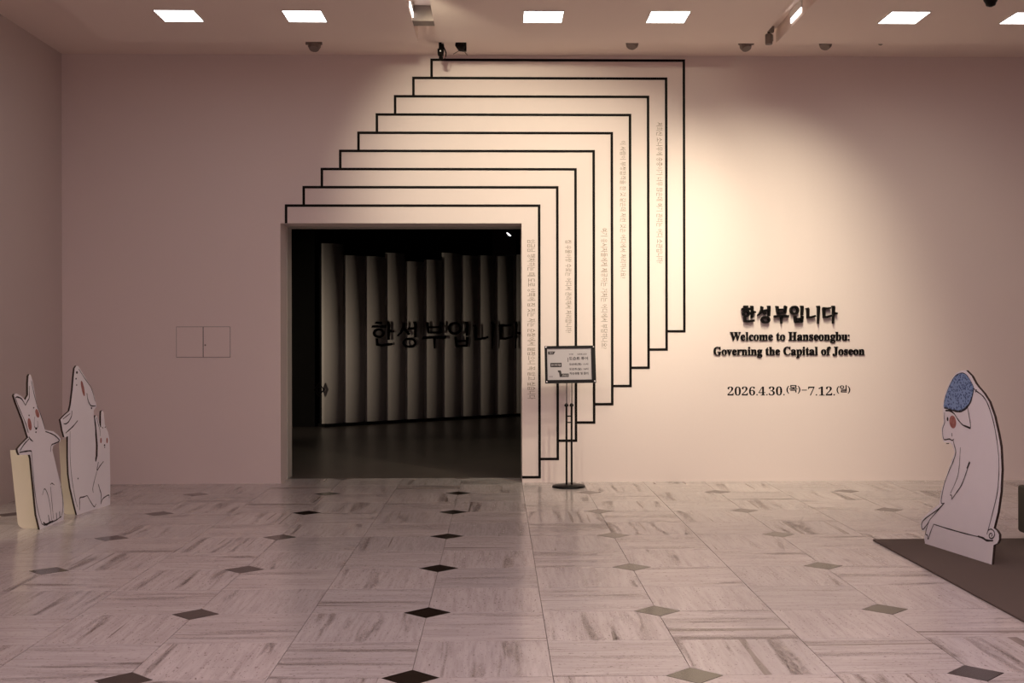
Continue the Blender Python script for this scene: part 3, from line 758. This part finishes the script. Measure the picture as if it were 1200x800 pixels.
def blob(t, A, n, px, py, rx, ry, rot, name, material, parent_raise=0.001):
    right = Vector((0, 0, 1)).cross(n); pts = []
    for k in range(20):
        q = 2*math.pi*k/20; ex, ey = rx*math.cos(q), ry*math.sin(q)
        cr, sr = math.cos(R(rot)), math.sin(R(rot))
        pts.append(at_plane(px + ex*cr - ey*sr, py + ex*sr + ey*cr, A, n) + n*parent_raise)
    if (pts[5]-pts[0]).cross(pts[10]-pts[0]).dot(n) < 0: pts.reverse()
    return MB().prism(pts, -n*0.0009).build(name, material, t)
def fin(t, Yf, pxl, ztop_px, pxr, x_board, r_px, zb=0.0):
    """plain support board behind a figure, square to it, with one rounded foot"""
    (xt, yt), (xb, yb_) = pxl
    T0 = at_y(xt, yt, Yf); B0 = at_y(xb, yb_, Yf)
    r = r_px/FPX*Yf; pts = [(x_board, T0.z), (T0.x, T0.z)]
    for k in range(7):
        q = math.pi + math.pi/2*k/6; pts.append((B0.x + r + r*math.cos(q), zb + r + r*math.sin(q)))
    pts.append((x_board, zb))
    vs = [Vector((x, Yf, z)) for x, z in pts]
    return MB().prism(vs, Vector((0, 0.018, 0))).build('support_fin', M_fin, t)

# rabbit with open arms
rab = [(46.8,620.4),(42.6,602.5),(39.9,575),(37.8,554.4),(36.2,537),(35,532.6),(22.9,533),(21.2,529.5),(20.6,526),(25,520.5),(33,512.5),(32,509.5),(27,492.5),(24,485),(19.2,472.5),(16.3,463.5),(17.2,461.2),(19.6,461),(25,464),(29.6,468.6),
       (33,462.5),(32.9,449),(33.4,440.5),(34.6,438.3),(36,439.2),(38,446),(41,461),(43,474),(47,485),(50.6,495),(53.2,503.5),(62.5,505.2),(68,509.5),(71.4,513.6),(70.6,517.2),(62.4,522),(61.4,527),(64.6,540.6),(68.8,558.5),(72.4,572),(74.5,586),(75.2,597),(74.6,609)]
t, A, n, d = cutout('rabbit_cutout', 'flat cutout of a white rabbit with outspread arms and upright ear, nearest on the left', 'cutout', (46.8, 620.4), (74.6, 609), 0.0, rab, 0.015)
ink(t, A, n, [([(37,531),(38.4,550),(40.6,575),(44.2,598),(48.8,613.5)],.8), [(48.8,613.5),(52,615),(56,613.3),(61,611.2),(66,609),(72,604.8)], [(72.4,604),(73.8,592),(73,580),(71.3,569)],
  ([(50.5,612),(54,614.3),(58,612.2),(62,610.2)],1.6), [(56.4,603),(57.3,608),(58,612.4)], [(65.8,600.5),(66.5,608.5)], [(69.6,599),(70,606.3)],
  ([(49.6,580),(51.8,572.5),(55.4,578),(58.4,592),(60.4,609)],.7), ([(59,568),(60.5,566),(63.4,568)],.7), ([(59,570),(60.4,585),(62.5,607.5)],.7),
  [(22.6,530),(29,528.8),(36,528.2),(37,531.5)], [(23.4,527.8),(28,520.5),(34,514)], [(33.6,511.5),(35.5,514.5),(38.4,517)], [(33,507),(30.5,498),(28,491)],
  [(53,505.4),(59,507.5),(64.5,510.4),(69.2,515.2),(68.4,517.4),(64,519.4),(60,521.6),(59.2,529)],
  [(17.8,466),(20,465),(25,467.2),(29.2,474)], ([(17.8,466),(22,477.5),(28,491)],.8), [(29.4,475),(32,470),(34.2,465),(34.1,452)], ([(36.6,446),(39.4,460),(43,474)],.8), ([(43,475),(48,487),(52.6,503)],.7),
  ([(40.6,488),(39.9,495),(40.3,499.8),(42.6,501.6),(44.2,499.5),(43.8,493)],.6)], 0.011)
blob(t, A, n, 34.7, 497, 2.1, 7.2, -8, 'cheek', M_cheek); blob(t, A, n, 43.6, 484.2, 2.0, 5.2, -14, 'cheek', M_cheek)
for px, py, r in ((33.9, 486.6, 0.8), (39.4, 477.6, 0.8), (42.2, 502.0, 1.3), (42, 506.2, 0.9)): blob(t, A, n, px, py, r*0.8, r*1.1, 0, 'face_mark', M_ink, 0.0014)
xb_ = at_z(46.8, 620.4, 0).x - 0.017
fin(t, 9.12, ((11.8, 527.5), (20.5, 612)), 0, 0, xb_, 8)

# tall long-nosed figure with a small rabbit by its side
duo = [(90.3,603.1),(86.8,589.4),(82.7,571.5),(80.4,555),(79.7,534.4),(79.7,511),(75.6,512.2),(73.3,504),(72.2,497.6),(70.9,491.5),(75,487),(81.2,481.5),(83,474),(85.1,457),(86.3,442.5),(87.5,431.4),(89.6,428.3),(92,429),(96,435.7),(105,450.4),(110.6,463.9),(113,474.5),(112.4,477.2),(109.8,480.7),
       (109.9,487),(111.4,502),(111.9,520),(111.6,540),(112.6,541),(114.3,534),(114.6,522),(113.8,512),(112.6,498),(111.3,489),(112.2,486.4),(113.7,487.2),(116,494),(117.6,500.5),(118.4,500.5),(118.3,487),(118.6,482),(120,480.6),(121.6,483),(122.8,497),(126.6,506),(128.4,515),(128.9,540),(129.3,565),(129.2,591.2)]
t, A, n, d = cutout('animal_pair_cutout', 'flat cutout of a tall long nosed animal with a small rabbit beside it', 'cutout', (90.3, 603.1), (129.2, 591.2), 0.0, duo, 0.015)
ink(t, A, n, [[(84.2,481),(83.6,487.5),(80.2,494),(77,496.4),(74.4,496.2)], [(91,492.5),(86,498.7),(81,503.5),(76.8,507.2)], ([(73.4,491),(77.5,487.8),(82,484.4)],.7),
  ([(82,505),(82,535),(84.3,562),(88,584),(90.8,594)],.6), [(101.6,460.5),(102.6,467),(104,471.5),(106.2,475),(109,475.6),(111.8,475.4)], ([(92,432),(99,443),(107,455),(111.2,470)],.6),
  [(93,597.5),(93.2,590),(93.4,583.4),(98,582),(102,580.4)], ([(102,580.4),(106,587.5),(110.3,593.6),(112.4,590)],.8), ([(113.4,552),(110.5,563),(108.6,572),(109.2,577)],.8),
  [(115.2,541),(114.2,546),(113.6,551),(117.2,545.5),(121.2,540.4)], [(115,567),(117,574),(118.5,580),(118,590.5)], ([(118.2,590),(119.4,586),(121.4,583.2),(127.2,579.8),(127.8,583.5)],.9),
  ([(113.2,489),(114.8,496),(117,504),(117.2,511)],.6), ([(119.6,500.4),(120.6,501.6)],.8), ([(122.6,500.6),(123.8,500.2)],.8)], 0.011)
blob(t, A, n, 97.0, 455, 1.5, 9.2, -11, 'cheek', M_cheek); blob(t, A, n, 118.2, 516, 0.9, 3.2, 0, 'cheek', M_cheek); blob(t, A, n, 125.4, 516, 0.9, 3.2, 0, 'cheek', M_cheek)
for px, py, r in ((90, 436.3, 1.2), (89, 443.6, 0.8), (89.7, 451, 0.7), (107.2, 478, 0.9), (122.4, 521.5, 0.9), (122.6, 524, 0.6), (91.3, 560.5, 0.7)): blob(t, A, n, px, py, r*0.8, r*1.3, 0, 'face_mark', M_ink, 0.0014)
fin(t, 9.86, ((69.0, 515), (73.5, 597)), 0, 0, at_z(90.3, 603.1, 0).x - 0.017, 5)

# carpet and bench on the right
RZ = 0.012
ca = at_z(1022.5, 631.3, RZ); cb = at_z(1200, 725.5, RZ)
rug = MB().box((ca.x, 2.5, 0.0005), (ca.x+3.4, ca.y, RZ)).build('carpet', M_rug); bevel(rug, 0.004, 1)
tag(rug, 'dark brown flat carpet laid on the stone floor at the right', 'carpet')
e0 = at_z(1192, 630.5, RZ); zt = at_y(1192, 567.5, e0.y).z; e0.y -= 0.5
bn = empty('bench', (e0.x+0.5, e0.y+0.25, RZ), 'low olive upholstered bench at the right edge on the brown carpet', 'bench')
bevel(MB().box((e0.x, e0.y, RZ+0.05), (e0.x+1.2, e0.y+0.5, zt)).build('seat', M_bench, bn), 0.02, 3)
MB().box((e0.x+0.04, e0.y+0.04, RZ), (e0.x+1.16, e0.y+0.46, RZ+0.05)).build('plinth', M_black, bn)

# seated animal with a blue cap
sea = [(1085.5,637.2),(1084,633.5),(1083,629.5),(1085,621.5),(1080.5,621.5),(1078.3,616),(1080,609),(1088,600.5),(1100.6,590.5),(1103,576),(1110,554),(1118.6,530.5),(1117.4,524.5),(1114,518.6),(1106,518),(1103.8,511.5),(1103.2,501.5),(1105.6,495),(1105.4,487.5),(1104.8,475),(1107.2,461),(1113.6,446),(1120,437.4),(1126,434),(1132,433.8),(1138.6,440.5),(1143,449),(1146.4,453.5),(1152.6,460.6),(1159,470.5),(1165,487.5),(1169.8,509),(1172.4,523.5),(1173.6,550),(1172.4,576),(1169,600),(1164.4,618.6),(1168,621.6),(1170.6,626),(1170.6,632),(1168.6,636.4),(1164.2,638.5),(1162.2,661.4)]
t, A, n, d = cutout('seated_animal_cutout', 'flat cutout of a seated white animal in a blue cap on the brown carpet', 'cutout', (1085.5, 637.2), (1162.2, 661.4), RZ, sea, 0.017)
capo = [(1127.5,436.9),(1120,440),(1115,447.5),(1110,458.8),(1106.7,470),(1106.5,477.5),(1112.5,478.8),(1120,481),(1126,481),(1132.5,477.5),(1138,468.8),(1141,455),(1138.2,447.5),(1133,439.6)]
cp = [at_plane(x, y, A, n) + n*0.0012 for x, y in smooth_line(capo + capo[:1], 3)[:-1]]
if (cp[8]-cp[0]).cross(cp[20]-cp[0]).dot(n) < 0: cp.reverse()
cpo = MB().prism(cp, -n*0.0011).build('cap_print', M_cap, t); cpo['label'] = 'blue dotted cap'
ink(t, A, n, [(capo[9:] + capo[:6], .7), ([(1106.5,477.5),(1112.5,478.9),(1120,481.2),(1126,481.4),(1132.6,477.6),(1138.2,468.8),(1141.2,455)],1.9),
  ([(1108,480.8),(1113.8,481.2),(1118.8,485)],1.6), [(1118.8,485),(1122.5,491),(1128.8,498),(1137.5,501.6)], ([(1137.5,501.4),(1137.2,495),(1135.4,485),(1133.8,475)],.9), ([(1130,498.6),(1137.6,501.6)],1.5),
  ([(1107.2,483),(1106.8,489),(1107.2,495),(1104.8,502.5),(1105.2,511)],.7), [(1105.2,511),(1106.9,515),(1112.5,514.2),(1115.8,515.8),(1118,514.4)], ([(1115.6,507.3),(1115.8,511.2)],.8), ([(1109,519.6),(1112.4,519.4)],.7),
  [(1117,515.6),(1118.4,521),(1120.2,530),(1117,541),(1113,550),(1107,566)], ([(1107,566),(1104,580),(1103.2,589),(1106.5,589.4)],.9),
  ([(1125.6,524),(1125,536),(1124.2,547),(1121.8,560),(1114,578)],.7), [(1113.4,579.8),(1115.2,580.4),(1115.4,585)], [(1115.4,585),(1121,577),(1127,568),(1132,555),(1136.5,541)], ([(1133.4,549),(1136.6,541)],1.8),
  [(1106.5,589.4),(1098,597.6),(1085,607),(1080.4,613),(1081.2,620),(1085,616.4),(1091,607)], ([(1107,589),(1100,597),(1090.4,608)],.8), [(1089,610),(1086,619),(1084.8,625.5),(1087,627),(1087.8,631.6),(1091,622),(1094.4,614)],
  ([(1094.4,614),(1110,619),(1130,624.6),(1148,629)],.9), ([(1146,628),(1152,630.2),(1156.5,633),(1164,633.2)],1.7),
  [(1156.8,626),(1158,621.5),(1161.6,619.8),(1165,622.4),(1165.6,627),(1163,630.6),(1159.8,629.6),(1159.6,626),(1161.8,624.6),(1163,626.8),(1161.6,628.2)],
  [(1141.6,454.6),(1143.8,457.6),(1152.4,464.4),(1158.6,475.4),(1164.6,495),(1168.6,517.5),(1170.6,535)], ([(1170.6,535),(1170.8,552),(1169,576),(1163.6,600),(1157.4,623.5)],.9), ([(1143.2,459.6),(1144.6,456)],.9)], 0.0085)
blob(t, A, n, 1116.6, 494.2, 3.9, 7.6, -6, 'cheek', M_cheek)
blob(t, A, n, 1110.6, 490.8, 0.9, 2.4, 0, 'eye', M_ink, 0.0014)
# plain support fin behind it
Pm = at_z(1112, 645.5, RZ); bk = -n
f0 = Pm + bk*0.02; f1 = Pm + bk*0.20
MB().prism([Vector((q.x, q.y, z)) for q, z in ((f0, RZ), (f1, RZ), (f1 - bk*0.06, 0.62), (f0, 0.62))], d*0.018).build('support_fin', M_fin, t)
